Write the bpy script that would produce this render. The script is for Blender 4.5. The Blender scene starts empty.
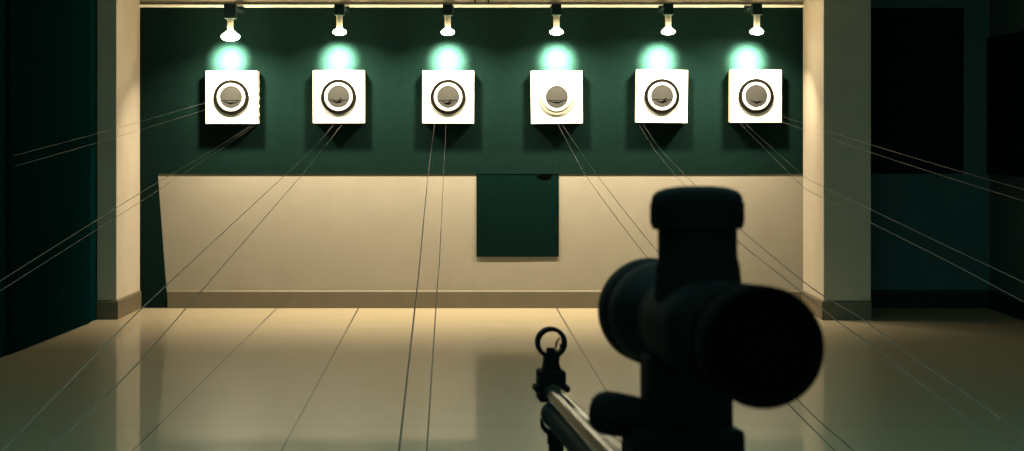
import bpy, bmesh, math, random
from mathutils import Vector, Matrix
random.seed(7)
PI = math.pi
FPX, VX, VY, H = 1510.0, 502.0, 135.0, 1.146      # focal length in pixels, vanishing point, eye height
C = bpy.context.scene.collection

def P(px, py, d):
    """point of the photograph at distance d -> place in the room (metres)"""
    return Vector(((px - VX) * d / FPX, d, H - (py - VY) * d / FPX))

# ------------------------------------------------------------------ materials
def mat(name, col, rough=0.6, metal=0.0, spec=0.5, var=0.0, scale=30.0, bump=0.0, bscale=200.0, emit=None, estr=0.0, sheen=0.0):
    m = bpy.data.materials.new(name); m.use_nodes = True
    nt = m.node_tree; b = nt.nodes['Principled BSDF']
    b.inputs['Base Color'].default_value = (*col, 1)
    b.inputs['Roughness'].default_value = rough
    b.inputs['Metallic'].default_value = metal
    b.inputs['Specular IOR Level'].default_value = spec
    b.inputs['Sheen Weight'].default_value = sheen
    tc = nt.nodes.new('ShaderNodeTexCoord')
    if var > 0:
        n = nt.nodes.new('ShaderNodeTexNoise'); n.inputs['Scale'].default_value = scale; n.inputs['Detail'].default_value = 5
        nt.links.new(tc.outputs['Object'], n.inputs['Vector'])
        r = nt.nodes.new('ShaderNodeValToRGB')
        r.color_ramp.elements[0].position = .25; r.color_ramp.elements[1].position = .75
        r.color_ramp.elements[0].color = (*[c * (1 - var) for c in col], 1)
        r.color_ramp.elements[1].color = (*[min(1, c * (1 + var)) for c in col], 1)
        nt.links.new(n.outputs['Fac'], r.inputs['Fac']); nt.links.new(r.outputs['Color'], b.inputs['Base Color'])
    if bump > 0:
        n2 = nt.nodes.new('ShaderNodeTexNoise'); n2.inputs['Scale'].default_value = bscale; n2.inputs['Detail'].default_value = 3
        nt.links.new(tc.outputs['Object'], n2.inputs['Vector'])
        bp = nt.nodes.new('ShaderNodeBump'); bp.inputs['Strength'].default_value = bump; bp.inputs['Distance'].default_value = .002
        nt.links.new(n2.outputs['Fac'], bp.inputs['Height']); nt.links.new(bp.outputs['Normal'], b.inputs['Normal'])
    if emit:
        b.inputs['Emission Color'].default_value = (*emit, 1); b.inputs['Emission Strength'].default_value = estr
    return m

M = {}
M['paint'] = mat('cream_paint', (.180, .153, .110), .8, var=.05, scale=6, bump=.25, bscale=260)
M['pillarpaint'] = mat('lit_pillar_paint', (.30, .252, .185), .8, var=.05, scale=6, bump=.25, bscale=260)  # wall paint lightened, lamplight on the pillars put into the colour
M['baypaint'] = mat('grey_green_paint', (.030, .058, .054), .85, spec=.2, var=.06, scale=5, bump=.2)
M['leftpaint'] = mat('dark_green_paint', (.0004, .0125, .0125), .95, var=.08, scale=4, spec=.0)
M['skirt'] = mat('tan_skirting', (.088, .068, .040), .5, var=.08, scale=9, spec=.3)
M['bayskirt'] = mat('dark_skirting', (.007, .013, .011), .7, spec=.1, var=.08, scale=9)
M['ceil'] = mat('ceiling_paint', (.5, .47, .40), .85, var=.03, scale=3)
M['trim'] = mat('trim_gloss', (.86, .80, .64), .35, var=.03, scale=8)
M['felt'] = mat('green_felt', (.0019, .0084, .0064), .95, var=.22, scale=60, bump=.5, bscale=700, spec=.04)
M['flapfelt'] = mat('green_felt_flap', (.0009, .0062, .0049), .95, var=.2, scale=50, bump=.5, bscale=700, spec=.02)
M['darkfelt'] = mat('unlit_green_felt', (.0003, .0075, .0078), .98, var=.25, scale=25, bump=.4, bscale=500, spec=.0)  # same green felt, its unlit tone put into the colour
M['card'] = mat('white_card', (.56, .53, .44), .7, var=.05, scale=14)
M['casing'] = mat('raw_board', (.50, .40, .24), .8, var=.25, scale=40)
M['flange'] = mat('dark_ring', (.0022, .0020, .0014), .85, spec=.04, var=.1, scale=20)
M['flangelight'] = mat('cream_ring', (.17, .145, .095), .6, var=.1, scale=20)
M['ring'] = mat('white_ring', (.36, .342, .285), .6, var=.03, scale=20)
M['disc'] = mat('grey_target_paper', (.0135, .0130, .0105), .9, spec=.2, var=.10, scale=45)
M['tear'] = mat('torn_paper_dark', (.0008, .0007, .0005), .95, spec=.0)
M['black'] = mat('lamp_black', (.005, .016, .014), .7, spec=.1, var=.1)
M['neck'] = mat('bulb_neck_metal', (.55, .50, .38), .35, metal=.6, var=.05)
M['bulb'] = mat('bulb_glass', (.9, .85, .7), .2, emit=(1, .80, .50), estr=240)
M['lens'] = mat('bulb_lens', (.9, .88, .8), .2, emit=(1, .86, .62), estr=220)
M['wire'] = mat('steel_wire', (.075, .072, .062), .5, spec=.2, var=.1)
M['backlitwire'] = mat('backlit_wire', (.05, .05, .04), .5, metal=.3, var=.1)  # same steel wire, darkened in colour to show as backlit
M['gunblack'] = mat('matt_black_anodised', (.0010, .0010, .0009), .7, spec=.03, var=.15, scale=80)
M['gunrubber'] = mat('black_rubber', (.0008, .0008, .0007), .9, spec=.01, var=.1)
M['glass'] = mat('dark_coated_lens', (.0004, .0005, .0005), .5, spec=.0)
M['barrel'] = mat('brushed_barrel_steel', (.016, .013, .009), .17, metal=0.0, spec=.03, var=.08, scale=90)
M['cylinder'] = mat('dark_blued_steel', (.0030, .0045, .0040), .6, spec=.03, var=.1)
M['wood'] = mat('walnut_stock', (.06, .035, .02), .5, var=.3, scale=20)

def floor_material():
    m = bpy.data.materials.new('polished_tiles'); m.use_nodes = True
    nt = m.node_tree; b = nt.nodes['Principled BSDF']; L = nt.links.new; N = nt.nodes.new
    tc = N('ShaderNodeTexCoord'); sp = N('ShaderNodeSeparateXYZ'); L(tc.outputs['Object'], sp.inputs[0])
    def math_(op, a, bb):
        n = N('ShaderNodeMath'); n.operation = op
        for i, v in enumerate((a, bb)):
            if v is None: continue
            if isinstance(v, (int, float)): n.inputs[i].default_value = v
            else: L(v, n.inputs[i])
        return n.outputs[0]
    # joints run along the hall, turned a little against the wall
    u = math_('SUBTRACT', sp.outputs['X'], math_('MULTIPLY', math_('SUBTRACT', 10.0, sp.outputs['Y']), .033))
    mask = None
    for x0 in (-1.49, -.95, .36):
        k = math_('LESS_THAN', math_('ABSOLUTE', math_('SUBTRACT', u, x0), None), .0045)
        mask = k if mask is None else math_('MAXIMUM', mask, k)
    k = math_('LESS_THAN', math_('ABSOLUTE', math_('SUBTRACT', sp.outputs['Y'], 5.95), None), .006)
    mask = math_('MAXIMUM', mask, math_('MULTIPLY', k, .35))
    n = N('ShaderNodeTexNoise'); n.inputs['Scale'].default_value = 60; n.inputs['Detail'].default_value = 6
    L(tc.outputs['Object'], n.inputs['Vector'])
    r = N('ShaderNodeValToRGB'); r.color_ramp.elements[0].position = .3; r.color_ramp.elements[1].position = .7
    r.color_ramp.elements[0].color = (.245, .197, .122, 1); r.color_ramp.elements[1].color = (.29, .234, .146, 1)
    L(n.outputs['Fac'], r.inputs['Fac'])
    mx = N('ShaderNodeMixRGB'); L(mask, mx.inputs['Fac']); L(r.outputs['Color'], mx.inputs['Color1'])
    mx.inputs['Color2'].default_value = (.03, .027, .02, 1)
    L(mx.outputs['Color'], b.inputs['Base Color'])
    n2 = N('ShaderNodeTexNoise'); n2.inputs['Scale'].default_value = 5; L(tc.outputs['Object'], n2.inputs['Vector'])
    mr = N('ShaderNodeMapRange'); L(n2.outputs['Fac'], mr.inputs['Value'])
    mr.inputs['To Min'].default_value = .36; mr.inputs['To Max'].default_value = .42
    L(mr.outputs['Result'], b.inputs['Roughness'])
    b.inputs['Specular IOR Level'].default_value = .42
    b.inputs['Coat Weight'].default_value = .42; b.inputs['Coat Roughness'].default_value = .045; b.inputs['Coat IOR'].default_value = 1.45
    return m
M['floor'] = floor_material()

# ------------------------------------------------------------------ mesh building
class MB:
    def __init__(s): s.bm = bmesh.new()
    def box(s, lo, hi, bevel=0.0, seg=2):
        g = bmesh.ops.create_cube(s.bm, size=1.0)['verts']
        lo, hi = Vector(lo), Vector(hi)
        for v in g:
            v.co = Vector([lo[i] + (v.co[i] + .5) * (hi[i] - lo[i]) for i in range(3)])
        if bevel > 0:
            e = list({e for v in g for e in v.link_edges})
            bmesh.ops.bevel(s.bm, geom=e, offset=bevel, segments=seg, profile=.5, affect='EDGES')
        return s
    def prism(s, pts, axis, a, b):
        """polygon pts (2D) pushed from a to b along axis 'y' (x,z), 'x' (y,z) or 'z' (x,y)"""
        def mk(p, t):
            return {'y': (p[0], t, p[1]), 'x': (t, p[0], p[1]), 'z': (p[0], p[1], t)}[axis]
        A = [s.bm.verts.new(mk(p, a)) for p in pts]; B = [s.bm.verts.new(mk(p, b)) for p in pts]
        n = len(pts); s.bm.faces.new(A); s.bm.faces.new(B[::-1])
        for i in range(n): s.bm.faces.new((A[i], B[i], B[(i + 1) % n], A[(i + 1) % n]))
        return s
    def lathe(s, prof, axis=(0, 1, 0), origin=(0, 0, 0), n=48, closed=False):
        """prof: list of (t along axis, radius)"""
        ax = Vector(axis).normalized(); o = Vector(origin)
        u = ax.orthogonal().normalized(); w = ax.cross(u)
        rows = []
        for t, r in prof:
            if r < 1e-7: rows.append([s.bm.verts.new(o + ax * t)])
            else: rows.append([s.bm.verts.new(o + ax * t + (u * math.cos(2 * PI * k / n) + w * math.sin(2 * PI * k / n)) * r) for k in range(n)])
        prs = list(zip(rows, rows[1:])) + ([(rows[-1], rows[0])] if closed else [])
        for A, B in prs:
            for k in range(n):
                k2 = (k + 1) % n
                q = [A[k % len(A)], A[k2 % len(A)], B[k2 % len(B)], B[k % len(B)]]
                q = list(dict.fromkeys(q))
                if len(q) > 2: s.bm.faces.new(q)
        if not closed:
            for R_ in (rows[0], rows[-1]):
                if len(R_) > 2: s.bm.faces.new(R_)
        return s
    def tube(s, pts, r, n=10):
        pts = [Vector(p) for p in pts]; rows = []
        rr = r if isinstance(r, (list, tuple)) else [r] * len(pts)
        for i, p in enumerate(pts):
            t = (pts[min(i + 1, len(pts) - 1)] - pts[max(i - 1, 0)]).normalized()
            u = t.cross(Vector((0, 0, 1)));
            if u.length < 1e-4: u = t.cross(Vector((1, 0, 0)))
            u.normalize(); w = t.cross(u)
            rows.append([s.bm.verts.new(p + (u * math.cos(2 * PI * k / n) + w * math.sin(2 * PI * k / n)) * rr[i]) for k in range(n)])
        for A, B in zip(rows, rows[1:]):
            for k in range(n): s.bm.faces.new((A[k], A[(k + 1) % n], B[(k + 1) % n], B[k]))
        s.bm.faces.new(rows[0]); s.bm.faces.new(rows[-1][::-1])
        return s
    def build(s, name, m, parent=None, smooth=True):
        bmesh.ops.recalc_face_normals(s.bm, faces=s.bm.faces)
        me = bpy.data.meshes.new(name); s.bm.to_mesh(me); s.bm.free()
        me.materials.append(M[m])
        if smooth:
            for p in me.polygons: p.use_smooth = True
            me.set_sharp_from_angle(angle=math.radians(35))
        o = bpy.data.objects.new(name, me); C.objects.link(o)
        if parent: o.parent = parent
        return o

def tag(o, label, cat, group=None):
    o['label'] = label; o['category'] = cat
    if group: o['group'] = group
    return o
def empty(name, loc=(0, 0, 0)):
    o = bpy.data.objects.new(name, None); o.empty_display_size = .1
    C.objects.link(o); o.location = loc
    return o
def struct(o):
    o['kind'] = 'structure'; return o
def copy_tree(o, parent=None):
    c = o.copy(); C.objects.link(c)
    if parent: c.parent = parent
    for ch in list(o.children): copy_tree(ch, c)
    return c

# ------------------------------------------------------------------ the hall
XL, XR = -2.397, 1.993            # inner faces of the two pillars
LPF, RPF = 9.39, 9.357            # how far the pillars stand
BAYX = 3.23
def wall_left_x(y): return -2.52 - .04 * (9.3 - y)
struct(MB().box((-3.3, -1.5, -.12), (3.6, 10.2, 0)).build('floor', 'floor', smooth=False))
struct(MB().box((-3.3, 4.6, 2.72), (3.6, 10.2, 2.84)).build('ceiling', 'ceil', smooth=False))
struct(MB().box((-2.6, 10.0, 0), (2.2, 10.2, 2.72)).build('wall_back', 'paint', smooth=False))
struct(MB().box((2.2, 10.0, 0), (BAYX + .2, 10.2, 2.72)).build('wall_alcove', 'baypaint', smooth=False))
struct(MB().box((BAYX, -1.5, 0), (BAYX + .2, 10.0, 2.72)).build('wall_right', 'baypaint', smooth=False))
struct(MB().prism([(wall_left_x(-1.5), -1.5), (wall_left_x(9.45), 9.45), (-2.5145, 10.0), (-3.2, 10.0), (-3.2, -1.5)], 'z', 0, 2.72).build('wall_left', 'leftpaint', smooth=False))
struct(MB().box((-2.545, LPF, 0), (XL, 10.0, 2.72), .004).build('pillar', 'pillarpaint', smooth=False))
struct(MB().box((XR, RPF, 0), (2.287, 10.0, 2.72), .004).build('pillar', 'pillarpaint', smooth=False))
def skirt_prof(b):   # a moulded skirting cross-section: (out, height)
    return [(0, 0), (b, 0), (b, .108), (b * .55, .118), (0, .120)]
s = MB().prism([(10.0 - a, z) for a, z in skirt_prof(.014)], 'x', -2.2125, XR)
struct(s.build('baseboard_back', 'skirt', smooth=False))
s = MB().prism([(10.0 - a, z) for a, z in skirt_prof(.014)], 'x', 2.287, BAYX)
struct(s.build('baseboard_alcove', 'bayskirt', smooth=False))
s = MB().prism([(BAYX - a, z) for a, z in skirt_prof(.014)], 'y', 2.0, 9.986)
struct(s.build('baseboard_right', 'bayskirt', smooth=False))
s = MB().prism([(XL + a, z) for a, z in skirt_prof(.012)], 'y', LPF - .012, 9.986)
s.prism([(LPF - a, z) for a, z in skirt_prof(.012)], 'x', -2.52, XL)
struct(s.build('baseboard_left', 'skirt', smooth=False))
s = MB().prism([(XR - a, z) for a, z in skirt_prof(.012)], 'y', RPF - .012, 9.986)
s.prism([(RPF - a, z) for a, z in skirt_prof(.012)], 'x', XR, 2.287)
struct(s.build('baseboard_pillar', 'skirt', smooth=False))
# bright ledge above the felt
s = MB().prism([(10.0, 1.990), (9.972, 1.990), (9.966, 1.996), (9.966, 2.004), (9.972, 2.009), (10.0, 2.009)], 'x', XL, XR)
struct(s.build('trim_1', 'trim', smooth=False))

# green felt over the upper wall, with the narrow tail down the left corner
zt = 1.989; zb = .888
s = MB().prism([(XL + .002, .004), (-2.213, .004), (-2.279, zb), (XR - .002, zb), (XR - .002, zt), (XL + .002, zt)], 'y', 9.9935, 9.9998)
tag(s.build('felt_wall_covering', 'felt', smooth=False), 'dark green felt behind the six lit targets, with a narrow tail down the left corner', 'wall covering')
fl = empty('felt_flap', (.104, 9.9975, .34))
s = MB()
cols, rws = 14, 14
x0, x1, z0, z1 = -.273, .273, 0, .556
grid = [[s.bm.verts.new((x0 + (x1 - x0) * i / cols, -.0012 - .0006 * math.sin(5 * i / cols + 1.5 * j / rws) - .005 * (1 - j / rws), z0 + (z1 - z0) * j / rws)) for j in range(rws + 1)] for i in range(cols + 1)]
gridb = [[s.bm.verts.new(v.co + Vector((0, .0018, 0))) for v in c] for c in grid]
for i in range(cols):
    for j in range(rws):
        s.bm.faces.new((grid[i][j], grid[i + 1][j], grid[i + 1][j + 1], grid[i][j + 1]))
        s.bm.faces.new((gridb[i][j], gridb[i][j + 1], gridb[i + 1][j + 1], gridb[i + 1][j]))
for i in range(cols):
    for j in (0, rws): s.bm.faces.new((grid[i][j], gridb[i][j], gridb[i + 1][j], grid[i + 1][j]))
for j in range(rws):
    for i in (0, cols): s.bm.faces.new((grid[i][j], grid[i][j + 1], gridb[i][j + 1], gridb[i][j]))
s.build('cloth', 'flapfelt', fl)
s = MB().prism([(.125, .53), (.15, .518), (.185, .512), (.22, .522), (.226, .54), (.20, .549), (.15, .547)], 'y', -.0042, -.0020)
s.build('dark_fold', 'tear', fl, smooth=False)  # dark patch put in for a small fold of the felt
tag(fl, 'square dark green felt flap hanging on the cream wall below the fourth target', 'felt flap')

# unlit green felt boards in the dim alcove and on the side walls
s = MB().box((2.29, 9.975, .892), (3.05, 9.9995, 1.985), .004)
tag(s.build('hanging_felt_board', 'darkfelt', smooth=False), 'dark felt board on the alcove wall beside the right pillar', 'felt board', 'black felt boards')
s = MB().box((3.205, 6.2, .89), (3.2295, 9.985, 1.785), .004)
tag(s.build('hanging_felt_board', 'darkfelt', smooth=False), 'lower dark felt board on the side wall at the right edge of the photo', 'felt board', 'black felt boards')
ya, yb = 7.855, 9.20
s = MB().prism([(wall_left_x(ya), ya), (wall_left_x(yb), yb), (wall_left_x(yb) + .018, yb), (wall_left_x(ya) + .018, ya)], 'z', .004, 2.70)
tag(s.build('hanging_felt_board', 'darkfelt', smooth=False), 'tall dark felt board on the left wall, reaching down to the floor', 'felt board', 'black felt boards')

# two cords going up from the ledge
for px, lab in ((475, 'left of two thin black cords running up above the ledge near mid-photo'), (488.3, 'right of two thin black cords running up above the ledge near mid-photo')):
    a = P(px, 4.5, 9.975)
    s = MB().tube([(a.x, 9.985, 2.0), (a.x, 9.985, 2.03), (a.x, 9.992, 2.3), (a.x, 9.992, 2.715)], .0055)
    tag(s.build('power_cord', 'black'), lab, 'cord', 'cords above the ledge')

# ------------------------------------------------------------------ targets
def make_target():
    t = empty('target_box')
    w, h = .1695, .1735
    s = MB().box((-w + .002, -.080, -h + .002), (w - .002, 0, h - .002), .004)
    s.build('casing', 'casing', t, smooth=False)
    s = MB().box((-w, -.090, -h), (w, -.080, h), .0022)
    s.build('front_card', 'card', t, smooth=False)
    # the dark collar, the white ring and the paper disc look towards -y
    s = MB().lathe([(.090, .086), (.090, .1155), (.1005, .1155), (.1015, .1145), (.1015, .086)], (0, -1, 0), n=64, closed=True)
    s.build('collar', 'flange', t)
    pr = [(.0905, .0735), (.0905, .0925), (.1060, .0925), (.1078, .0915), (.1085, .0890), (.1085, .0785), (.1075, .0750), (.1060, .0735)]
    s = MB().lathe(pr, (0, -1, 0), n=64, closed=True)
    s.build('ring', 'ring', t)
    s = MB().lathe([(.0905, 0), (.0905, .0742), (.1035, .0742), (.1035, 0)], (0, -1, 0), n=64)
    s.build('target_disc', 'disc', t)
    return t
def tear_mesh(k):
    """the ragged tear in the paper of each disc, every one a little different"""
    s = MB()
    wid = (.050, .040, .042, .046, .042, .042)[k]; cx = (.0, -.004, -.002, .0, .002, .004)[k]; cz = -.026
    dip = (.012, .008, .016, .008, .012, .014)[k]; th = (.010, .011, .013, .009, .011, .013)[k]
    n = 12; up, dn = [], []
    for i in range(n + 1):
        f = i / n * 2 - 1
        z = cz - dip * (1 - f * f) + .002 * math.sin(9 * f + k)
        up.append((cx + f * wid, z + .0006 + th * .35 * (1 - f * f))); dn.append((cx + f * wid, z - .0006 - th * .65 * (1 - abs(f)) ** 1.3))
    s.prism(up + dn[::-1], 'y', -.1046, -.1034)
    if k in (1, 4, 2):      # ragged flap standing up from the tear
        z = cz - dip
        s.prism([(cx - .004, z), (cx + .012, z + .004), (cx + .024, z + .024), (cx + .018, z + .026), (cx + .006, z + .010)], 'y', -.1048, -.1034)
    if k != 5:              # crease across the paper
        s.prism([(-.066, cz + .004), (-.02, cz + .002), (.03, cz + .004), (.066, cz + .001), (.066, cz + .0045), (.03, cz + .0075), (-.02, cz + .0058), (-.066, cz + .0075)], 'y', -.1043, -.1034)
    return s
T = [(231.0, 97.3, 0), (338.4, 96.8, 0), (448.1, 97.0, .2), (556.8, 97.2, -.6), (662.1, 96.3, .7), (756.3, 96.2, 0)]
tl = ['white square target box with a ragged side edge, left end of the row',
      'second white target box from the left end, dark hole below its disc centre',
      'third white target box from the left, above the two near vertical dark wires',
      'white target box with a pale instead of dark collar, above the felt flap',
      'fifth white target box from the left, a tick-shaped tear in its disc',
      'white target box at the right end of the row, nearest the right pillar']
proto = make_target(); targets = []
for k, (px, py, roll) in enumerate(T):
    t = proto if k == 0 else copy_tree(proto)
    c = P(px, py, 9.888); t.location = (c.x, 9.9925, c.z); t.rotation_euler = (0, math.radians(roll), 0)
    targets.append(t)
for k, t in enumerate(targets):
    tag(t, tl[k], 'target', 'shooting targets on the green wall')
    disc = [c for c in t.children if c.name.startswith('target_disc')][0]
    tear_mesh(k).build('tear', 'tear', disc, smooth=False)
    if k == 3:
        col = [c for c in t.children if c.name.startswith('collar')][0]
        col.data = col.data.copy(); col.data.materials[0] = M['flangelight']; col['label'] = 'pale cream collar'
# the first box: ragged torn board along its right side
s = MB(); prev = None
pts = []
for i in range(19):
    z = -.172 + .344 * i / 18
    pts.append((.1675 + .004 + (.004 * math.sin(i * 2.3) - .003 * (i % 3 == 1)) * (1 if i < 12 else .3), z))
s.prism([(.1670, -.170)] + pts + [(.1670, .170)], 'y', -.072, -.012)
s.build('torn_edge', 'card', targets[0], smooth=False)

# ------------------------------------------------------------------ lamps
LY = 9.64                        # lamps hang this far down the hall, in front of the wall
def make_lamp():
    """origin: middle of the bulb's front"""
    t = empty('reflector_lamp')
    s = MB().box((-.031, -.030, .106), (.031, .030, .178), .004)
    s.build('socket', 'black', t, smooth=False)
    s = MB().box((-.024, .026, .160), (.024, .331, .176), .003).box((-.030, .320, .150), (.030, .3255, .192), .0015)
    s.build('bracket', 'black', t, smooth=False)
    s = MB().lathe([(.108, .0185), (.100, .0200), (.030, .0195), (.020, .0200)], (0, 0, 1), n=32)
    s.build('bulb_neck', 'neck', t)
    s = MB().lathe([(.025, .0195), (.019, .0235), (.012, .034), (.006, .0405), (.002, .0425)], (0, 0, 1), n=40)
    s.build('reflector', 'bulb', t)
    s = MB().lathe([(.003, .0425), (-.003, .0420), (-.010, .036), (-.016, .022), (-.018, 0)], (0, 0, 1), n=40)
    s.build('lens', 'lens', t)
    return t
Lp = [(230.4, 36.8, 1.36, 0), (339.5, 32.2, 1, 0), (447.7, 32.3, 1, 0), (556.4, 32.0, 1, 0), (668.2, 31.7, 1, -13), (756.8, 31.7, 1, -13)]
ll = ['largest and lowest lamp, glowing above the left end target', 'small glowing lamp above the second target from the left',
      'small glowing lamp above the third target, just left of the two cords', 'small glowing lamp above the target with the pale collar',
      'small glowing lamp set slightly right of the fifth target', 'small glowing lamp at the right end, nearest the right pillar']
LAMP_W = 29.0
lproto = make_lamp()
lamps = [lproto if k == 0 else copy_tree(lproto) for k in range(6)]
for k, (px, py, sc, tilt) in enumerate(Lp):
    t = lamps[k]; c = P(px, py, LY); t.location = c
    tag(t, ll[k], 'lamp', 'lamps over the targets')
    for ch in t.children:
        n = ch.name.split('.')[0]
        if k == 0:      # a bigger bulb, its socket further down
            if n in ('reflector', 'lens'): ch.data = ch.data.copy(); ch.data.transform(Matrix.Diagonal((sc, sc, sc, 1)))
            if n == 'bulb_neck':
                ch.data = ch.data.copy(); ch.data.transform(Matrix.Translation((0, 0, .008)))
            if n == 'socket':
                ch.data = ch.data.copy()
                for v in ch.data.vertices: v.co.z = v.co.z + .030 if v.co.z > .14 else v.co.z + .008; v.co.x *= 1.2
            if n == 'bracket':
                ch.data = ch.data.copy(); ch.data.transform(Matrix.Translation((0, 0, .027)))
    # the bright middle of the beam, thrown at the wall just above the target
    sd = bpy.data.lights.new('lamp_core', 'SPOT'); sd.energy = 3000; sd.spot_size = math.radians(38); sd.spot_blend = 1.0
    sd.shadow_soft_size = .05; sd.color = (1.0, .90, .70)
    so = bpy.data.objects.new('lamp_core', sd); C.objects.link(so); so.parent = t
    so.location = (0, .012, -.027 * sc)
    aim = P((230.4, 339, 448, 557, 658.6, 747)[k], 58.5, 9.986) - (c + so.location)
    so.rotation_euler = aim.to_track_quat('-Z', 'Y').to_euler()
    ld = bpy.data.lights.new('lamp_beam', 'AREA'); ld.shape = 'DISK'; ld.size = .09; ld.energy = LAMP_W
    ld.color = (1.0, .88, .65); ld.spread = math.radians(132)
    lo = bpy.data.objects.new('lamp_beam', ld); C.objects.link(lo); lo.parent = t
    lo.location = (0, 0, -.023 * sc); lo.rotation_euler = (math.radians(22), math.radians(tilt * -1.0), 0)

# ------------------------------------------------------------------ target wires
def drop(t): return -.066 + .13 * t - .004 * t * t
def depth_for(py):
    a, b = 1.2, 9.93
    f = lambda d: (py - VY) * d / FPX - drop(9.93 - d)
    for _ in range(60):
        m = (a + b) / 2
        if f(m) > 0: b = m
        else: a = m
    return (a + b) / 2
def wire(pix, r, m, label, group, first=9.925):
    pts = [P(*pix[0], first)] + [P(x, y, depth_for(y)) for x, y in pix[1:]]
    e = (pts[-1] - pts[-2]).normalized()
    pts.append(pts[-1] + e * min(1.1, max(.3, pts[-1].y - .9)))
    # smooth the run between the measured points
    out = []
    for i in range(len(pts) - 1):
        p0, p1, p2, p3 = pts[max(i - 1, 0)], pts[i], pts[i + 1], pts[min(i + 2, len(pts) - 1)]
        for k in range(8):
            q = k / 8
            out.append(p1.lerp(p2, q) * .6 + .4 * (.5 * ((2 * p1) + (p2 - p0) * q + (2 * p0 - 5 * p1 + 4 * p2 - p3) * q * q + (3 * p1 - p0 - 3 * p2 + p3) * q ** 3)))
    out.append(pts[-1])
    rad = [r * min(1.15, max(.25, .25 + .75 * (8.8 - p.y) / 1.6)) for p in out]
    return tag(MB().tube(out, rad, 6).build('hanging_wire', m), label, 'wire', group)
G = 'wires from the targets to the firing line'
wire([(252, 125), (221, 145), (140, 193), (0, 281)], .0013, 'wire', 'upper faint wire sloping from under the left end target across the left wall', G)
wire([(254, 126), (215, 153), (140, 202), (0, 291)], .0010, 'wire', 'lower faint wire sloping from under the left end target across the left wall', G)
wire([(334, 124.5), (310, 152), (283, 177), (140, 310), (3, 450)], .0015, 'wire', 'outer wire from under the second target, meeting the floor corner by the left pillar', G)
wire([(342, 124.5), (322, 150), (300, 177), (140, 361), (48, 450)], .0015, 'wire', 'inner wire from under the second target, crossing the tan skirting', G)
wire([(434.5, 124.5), (428, 176), (420, 260), (418, 280), (399, 451)], .0020, 'backlitwire', 'thicker dark wire of the near vertical pair below the third target', G)
wire([(446, 124.5), (443.5, 176), (439.5, 260), (437.7, 280), (426.7, 451)], .0014, 'backlitwire', 'thinner dark wire of the near vertical pair below the third target', G)
wire([(558, 124.5), (586, 176), (645, 255), (790, 405.7), (835, 451)], .0014, 'backlitwire', 'lower left wire of the pair passing from beside the felt flap behind the scope', G)
wire([(562, 124.5), (598.6, 177.4), (651, 244), (801.8, 404), (854, 451)], .0014, 'backlitwire', 'upper right wire of the pair passing from beside the felt flap behind the scope', G)
wire([(643, 124.5), (661, 150), (700, 190), (743.7, 232.4), (799.8, 278.8), (822, 295), (864, 320), (902, 349), (966, 394), (1024, 434.7)], .0014, 'wire', 'upper wire of the pair emerging right of the turret and crossing the right floor', G)
wire([(639, 124.5), (656, 152), (694, 196), (737.6, 241), (797, 288.5), (838, 321.5), (873, 346), (925, 387), (966, 418.8), (1015, 451)], .0014, 'wire', 'lower wire of the pair emerging right of the turret and crossing the right floor', G)
wire([(745, 123.5), (802.6, 175.3), (822.5, 186.5), (870.5, 209.3), (953, 249), (1024, 282.5)], .0012, 'wire', 'upper wire of the middle pair crossing the right pillar and alcove', G)
wire([(740, 123.5), (801, 185), (822.5, 197.6), (870.5, 222.6), (950, 262.5), (1024, 302)], .0012, 'wire', 'lower wire of the middle pair crossing the right pillar and alcove', G)
def straight(a, b, r, label, ext=0.0, sag=0.0):
    d = (b - a)
    pts = [a + d * (k / 16 * (1 + ext)) - Vector((0, 0, sag * math.sin(PI * k / 16))) for k in range(17)]
    tag(MB().tube(pts, [r * min(1, max(.25, .25 + .75 * (9.4 - p.y) / 1.2)) for p in pts], 6).build('hanging_wire', 'wire'), label, 'wire', G)
wx = lambda y: wall_left_x(y) + .018
for y0, y1, lab in ((102.5, 157, 'upper wire of the high pair from the left end target to the left wall'), (109.5, 168, 'lower wire of the high pair from the left end target to the left wall')):
    b = P(8.5, y1, 7.875)
    straight(P(206.2, y0, 9.925), b, .0013, lab, sag=.006)
for y0, y1, lab in ((116, 188, 'topmost wire on the right pillar, upper of the high pair beside the right end target'), (121.5, 199.5, 'lower wire of the high pair beside the right end target, below the topmost one')):
    straight(P(780.5, y0, 9.925), P(1024, y1, 6.6), .0013, lab, ext=.25, sag=.012)

# ------------------------------------------------------------------ the rifle with its telescopic sight
RVX, RVY = 392.0, 227.0                                   # where the bore line vanishes in the photograph
F = Vector(((RVX - VX) / FPX, 1.0, -(RVY - VY) / FPX)).normalized()
Rg = F.cross(Vector((0, 0, 1))).normalized(); U = Rg.cross(F)
S0 = P(766, 348, .5446)
RM = Matrix((( Rg.x, F.x, U.x, S0.x), (Rg.y, F.y, U.y, S0.y), (Rg.z, F.z, U.z, S0.z), (0, 0, 0, 1)))
RI = RM.inverted()
def Lc(px, py, d): return RI @ P(px, py, d)
rifle = empty('target_rifle'); rifle.matrix_world = RM
tag(rifle, 'blurred black target rifle in front with a telescopic sight, pointing at the lit wall', 'rifle')
mz = Lc(551.5, 391, 1.281); bx, by, bz = mz
# barrel and the tube under it
s = MB().lathe([(.02, .0095), (.30, .0090), (by - .012, .0073), (by + .010, .0073), (by + .010, .0030), (by - .02, .0028)], (0, 1, 0), (bx, 0, bz), n=40)
s.build('barrel', 'barrel', rifle)
cz = bz - .0175
s = MB().lathe([(.06, .0098), (by - .040, .0098), (by - .034, .0105), (by - .012, .0105), (by - .006, .0085), (by - .004, .004)], (0, 1, 0), (bx, 0, cz), n=40)
s.build('air_cylinder', 'cylinder', rifle)
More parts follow.
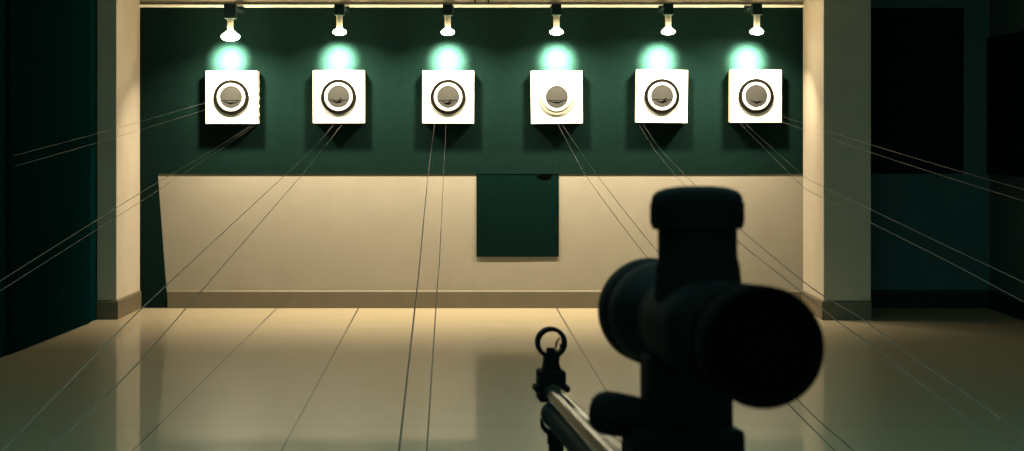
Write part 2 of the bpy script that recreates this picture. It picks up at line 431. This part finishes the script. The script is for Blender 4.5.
# front sight
fs = MB().box((bx - .0114, by - .012, bz - .0085), (bx + .0114, by + .020, bz + .0178), .0022, 3)
fs.box((bx - .0150, by - .010, bz - .0005), (bx + .0150, by + .018, bz + .0050), .0018, 2)
fsb = fs.build('front_sight', 'gunblack', rifle, smooth=False)
s = MB().prism([(bx - .0076, bz + .0174), (bx + .0078, bz + .0174), (bx + .0060, bz + .0245), (bx + .0066, bz + .0295), (bx - .0058, bz + .0295), (bx - .0060, bz + .0245)], 'y', by - .006, by + .012)
s.prism([(bx - .0046, bz + .0290), (bx + .0040, bz + .0290), (bx + .0030, bz + .0362), (bx - .0034, bz + .0362)], 'y', by - .003, by + .006)
s.build('post', 'gunblack', fsb, smooth=False)
rc = bz + .0407
pr = [(by - .006, .0098), (by - .006, .0128), (by - .004, .0133), (by + .008, .0133), (by + .010, .0128), (by + .010, .0098)]
s = MB().lathe(pr, (0, 1, 0), (bx, 0, rc), n=56, closed=True)
s.build('ring', 'gunblack', fsb)
s = MB().tube([(bx + .0046, by, rc - .0085), (bx + .0040, by, rc - .003), (bx + .0050, by, rc + .001), (bx + .0072, by, rc + .0042)], [.0011, .0010, .0009, .0006], 8)
s.prism([(bx + .0100, rc - .003), (bx + .0074, rc - .0008), (bx + .0082, rc - .0055), (bx + .0088, rc - .0065)], 'y', by - .004, by + .006)
s.build('clip', 'gunblack', fsb, smooth=False)
# the scope: main tube carries objective, eyepiece, saddle and turret
s = MB().lathe([(.030, .0150), (.075, .0152), (.078, .0175), (.082, .0205), (.090, .0212), (.140, .0212), (.148, .0205), (.153, .0170), (.156, .0152), (.190, .0152)], (0, 1, 0), n=64)
scope = s.build('telescopic_sight', 'gunblack', rifle)
s = MB().lathe([(.006, 0), (.006, .0188), (.0008, .0202), (0, .0210), (.0008, .0218), (.003, .0222), (.020, .0222), (.021, .0215), (.024, .0215), (.025, .0220), (.042, .0218), (.050, .0205), (.060, .0178), (.068, .0152)], (0, 1, 0), n=72)
eye = s.build('eyepiece', 'gunrubber', scope)
MB().lathe([(.0035, 0), (.0042, .010), (.0054, .0186), (.0062, .0186), (.0062, 0)], (0, 1, 0), n=48).build('lens', 'glass', eye)
s = MB().lathe([(.160, .0152), (.172, .0180), (.188, .0228), (.200, .0254), (.216, .0264), (.218, .0258), (.221, .0258), (.223, .0271), (.246, .0275), (.248, .0270), (.248, .0252), (.242, .0246), (.242, 0)], (0, 1, 0), n=72)
obj_ = s.build('objective', 'gunblack', scope)
MB().lathe([(.2424, 0), (.2424, .0243), (.2436, .0243), (.2456, .012), (.2462, 0)], (0, 1, 0), n=48).build('lens', 'glass', obj_)
# turret (height measured on the photograph)
tc = Lc(698.5, 329, .664); ty = tc.y
s = MB().lathe([(.012, .0195), (.026, .0185), (.030, .0174), (.0425, .0174)], (0, 0, 1), (tc.x, ty, 0), n=56)
tur = s.build('turret', 'gunblack', scope)
s = MB().lathe([(.0425, .0185), (.0432, .0200), (.0445, .0203), (.0545, .0203), (.0575, .0196), (.0595, .0175), (.0608, .0135), (.0615, .008), (.0617, 0)], (0, 0, 1), (tc.x, ty, 0), n=72)
# knurls round the cap
for k in range(36):
    a = 2 * PI * k / 36
    p = Vector((tc.x + .0201 * math.cos(a), ty + .0201 * math.sin(a), 0))
    s.tube([p + Vector((0, 0, .0452)), p + Vector((0, 0, .0540))], .0007, 6)
s.build('turret_cap', 'gunblack', tur)
# mount
my = Lc(687, 322, .695).y
s = MB().lathe([(my - .011, .0153), (my - .011, .0205), (my + .011, .0205), (my + .011, .0153)], (0, 1, 0), n=56, closed=True)
s.box((-.0195, my - .012, -.052), (.0195, my + .012, -.0145), .002)
s.box((-.0275, my - .020, -.067), (.0230, my + .020, -.0470), .0025)
mount = s.build('scope_mount', 'gunblack', rifle, smooth=False)
ka = Vector((-1, .10, .16)).normalized()
kp = Vector((-.012, my, -.0452))
s = MB().lathe([(0, .0070), (.006, .0070), (.0065, .0092), (.020, .0101), (.026, .0100), (.0300, .0084), (.0325, .0052), (.0332, 0)], ka, kp, n=40)
s.build('clamp_knob', 'gunblack', mount)
# receiver, stock, trigger and guard
ry0, ry1 = -.12, .165
s = MB().box((bx - .019, ry0, bz - .030), (bx + .019, ry1, -.0665), .005, 3)
rec = s.build('receiver', 'gunblack', rifle, smooth=False)
s = MB().tube([(bx + .015, .0, bz + .004), (bx + .040, -.006, bz - .004), (bx + .052, -.010, bz - .012)], [.004, .0038, .0075], 12)
s.build('bolt_handle', 'gunblack', rec)
prof = [(-.30, -.045), (-.30, -.165), (-.16, -.110), (-.13, -.180), (-.09, -.180), (-.065, -.085), (.02, -.078), (.24, -.062), (.27, -.050), (.27, -.034), (ry0 - .01, -.026), (-.16, -.030)]
s = MB().prism([(y, bz + z) for y, z in prof], 'x', bx - .021, bx + .021)
bmesh.ops.bevel(s.bm, geom=list(s.bm.edges), offset=.005, segments=2, affect='EDGES')
s.build('stock', 'wood', rifle, smooth=False)
s = MB().tube([(bx, .03, bz - .078), (bx, .03, bz - .105), (bx, -.02, bz - .112), (bx, -.06, bz - .105), (bx, -.068, bz - .085)], .003, 8)
s.build('trigger_guard', 'gunblack', rifle)
s = MB().tube([(bx, -.012, bz - .076), (bx, -.016, bz - .090), (bx, -.010, bz - .102)], .0025, 8)
s.build('trigger', 'gunblack', rifle)

# the stand that carries the rifle's front end
fy = by - .035
top = RM @ Vector((bx, fy, cz - .0098))
st = empty('rifle_stand', (top.x, top.y, 0))
tag(st, 'thin dark stand post holding up the rifle just behind its ring front sight', 'stand')
hz = top.z - .0018
s = MB().lathe([(.05, .016), (.30, .016), (.30, .011), (.86, .011), (.862, .0085), (hz - .040, .0085), (hz - .036, .0065), (hz - .008, .0062)], (0, 0, 1), n=24)
s.build('post', 'gunblack', st)
s = MB()
arc = [(.0135 * math.cos(a), .0105 + .0125 * math.sin(a)) for a in [PI + PI * k / 10 for k in range(11)]]
arc2 = [(.0112 * math.cos(a), .0105 + .0108 * math.sin(a)) for a in [PI + PI * k / 10 for k in range(11)]]
s.prism([(x, hz + z - .0018) for x, z in arc] + [(x, hz + z - .0005) for x, z in arc2[::-1]], 'y', -.007, .007)
s.lathe([(hz - .010, .0075), (hz - .0025, .0075)], (0, 0, 1), n=20)
s.build('cradle', 'gunblack', st, smooth=False)
for k in range(3):
    a = PI / 2 + 2 * PI * k / 3
    d = Vector((math.cos(a), math.sin(a), 0))
    lg = MB().tube([d * .010 + Vector((0, 0, .26)), d * .16 + Vector((0, 0, .10)), d * .30 + Vector((0, 0, .010))], [.009, .008, .008], 10).build('leg', 'gunblack', st)
    MB().lathe([(0, .012), (.006, .013), (.016, .011), (.018, .006)], (0, 0, 1), d * .30, n=16).build('rubber_foot', 'gunrubber', lg)

# ------------------------------------------------------------------ light of the hall, camera, view
w = bpy.data.worlds.new('World'); bpy.context.scene.world = w; w.use_nodes = True
bg = w.node_tree.nodes['Background']
bg.inputs['Color'].default_value = (.36, 1.0, .92, 1); bg.inputs['Strength'].default_value = 1.3

cam = bpy.data.cameras.new('camera'); co = bpy.data.objects.new('camera', cam); C.objects.link(co)
co.location = (0, 0, H); co.rotation_euler = (PI / 2, 0, 0)
cam.sensor_width = 36; cam.lens = FPX / 1024 * 36
cam.shift_x = (512 - VX) / 1024; cam.shift_y = -(225.5 - VY) / 1024
cam.clip_start = .02
cam.dof.use_dof = True; cam.dof.focus_distance = 7.5; cam.dof.aperture_fstop = 24
bpy.context.scene.camera = co
vs = bpy.context.scene.view_settings
vs.view_transform = 'Standard'; vs.look = 'None'; vs.gamma = 1; vs.use_curve_mapping = False; vs.exposure = 0
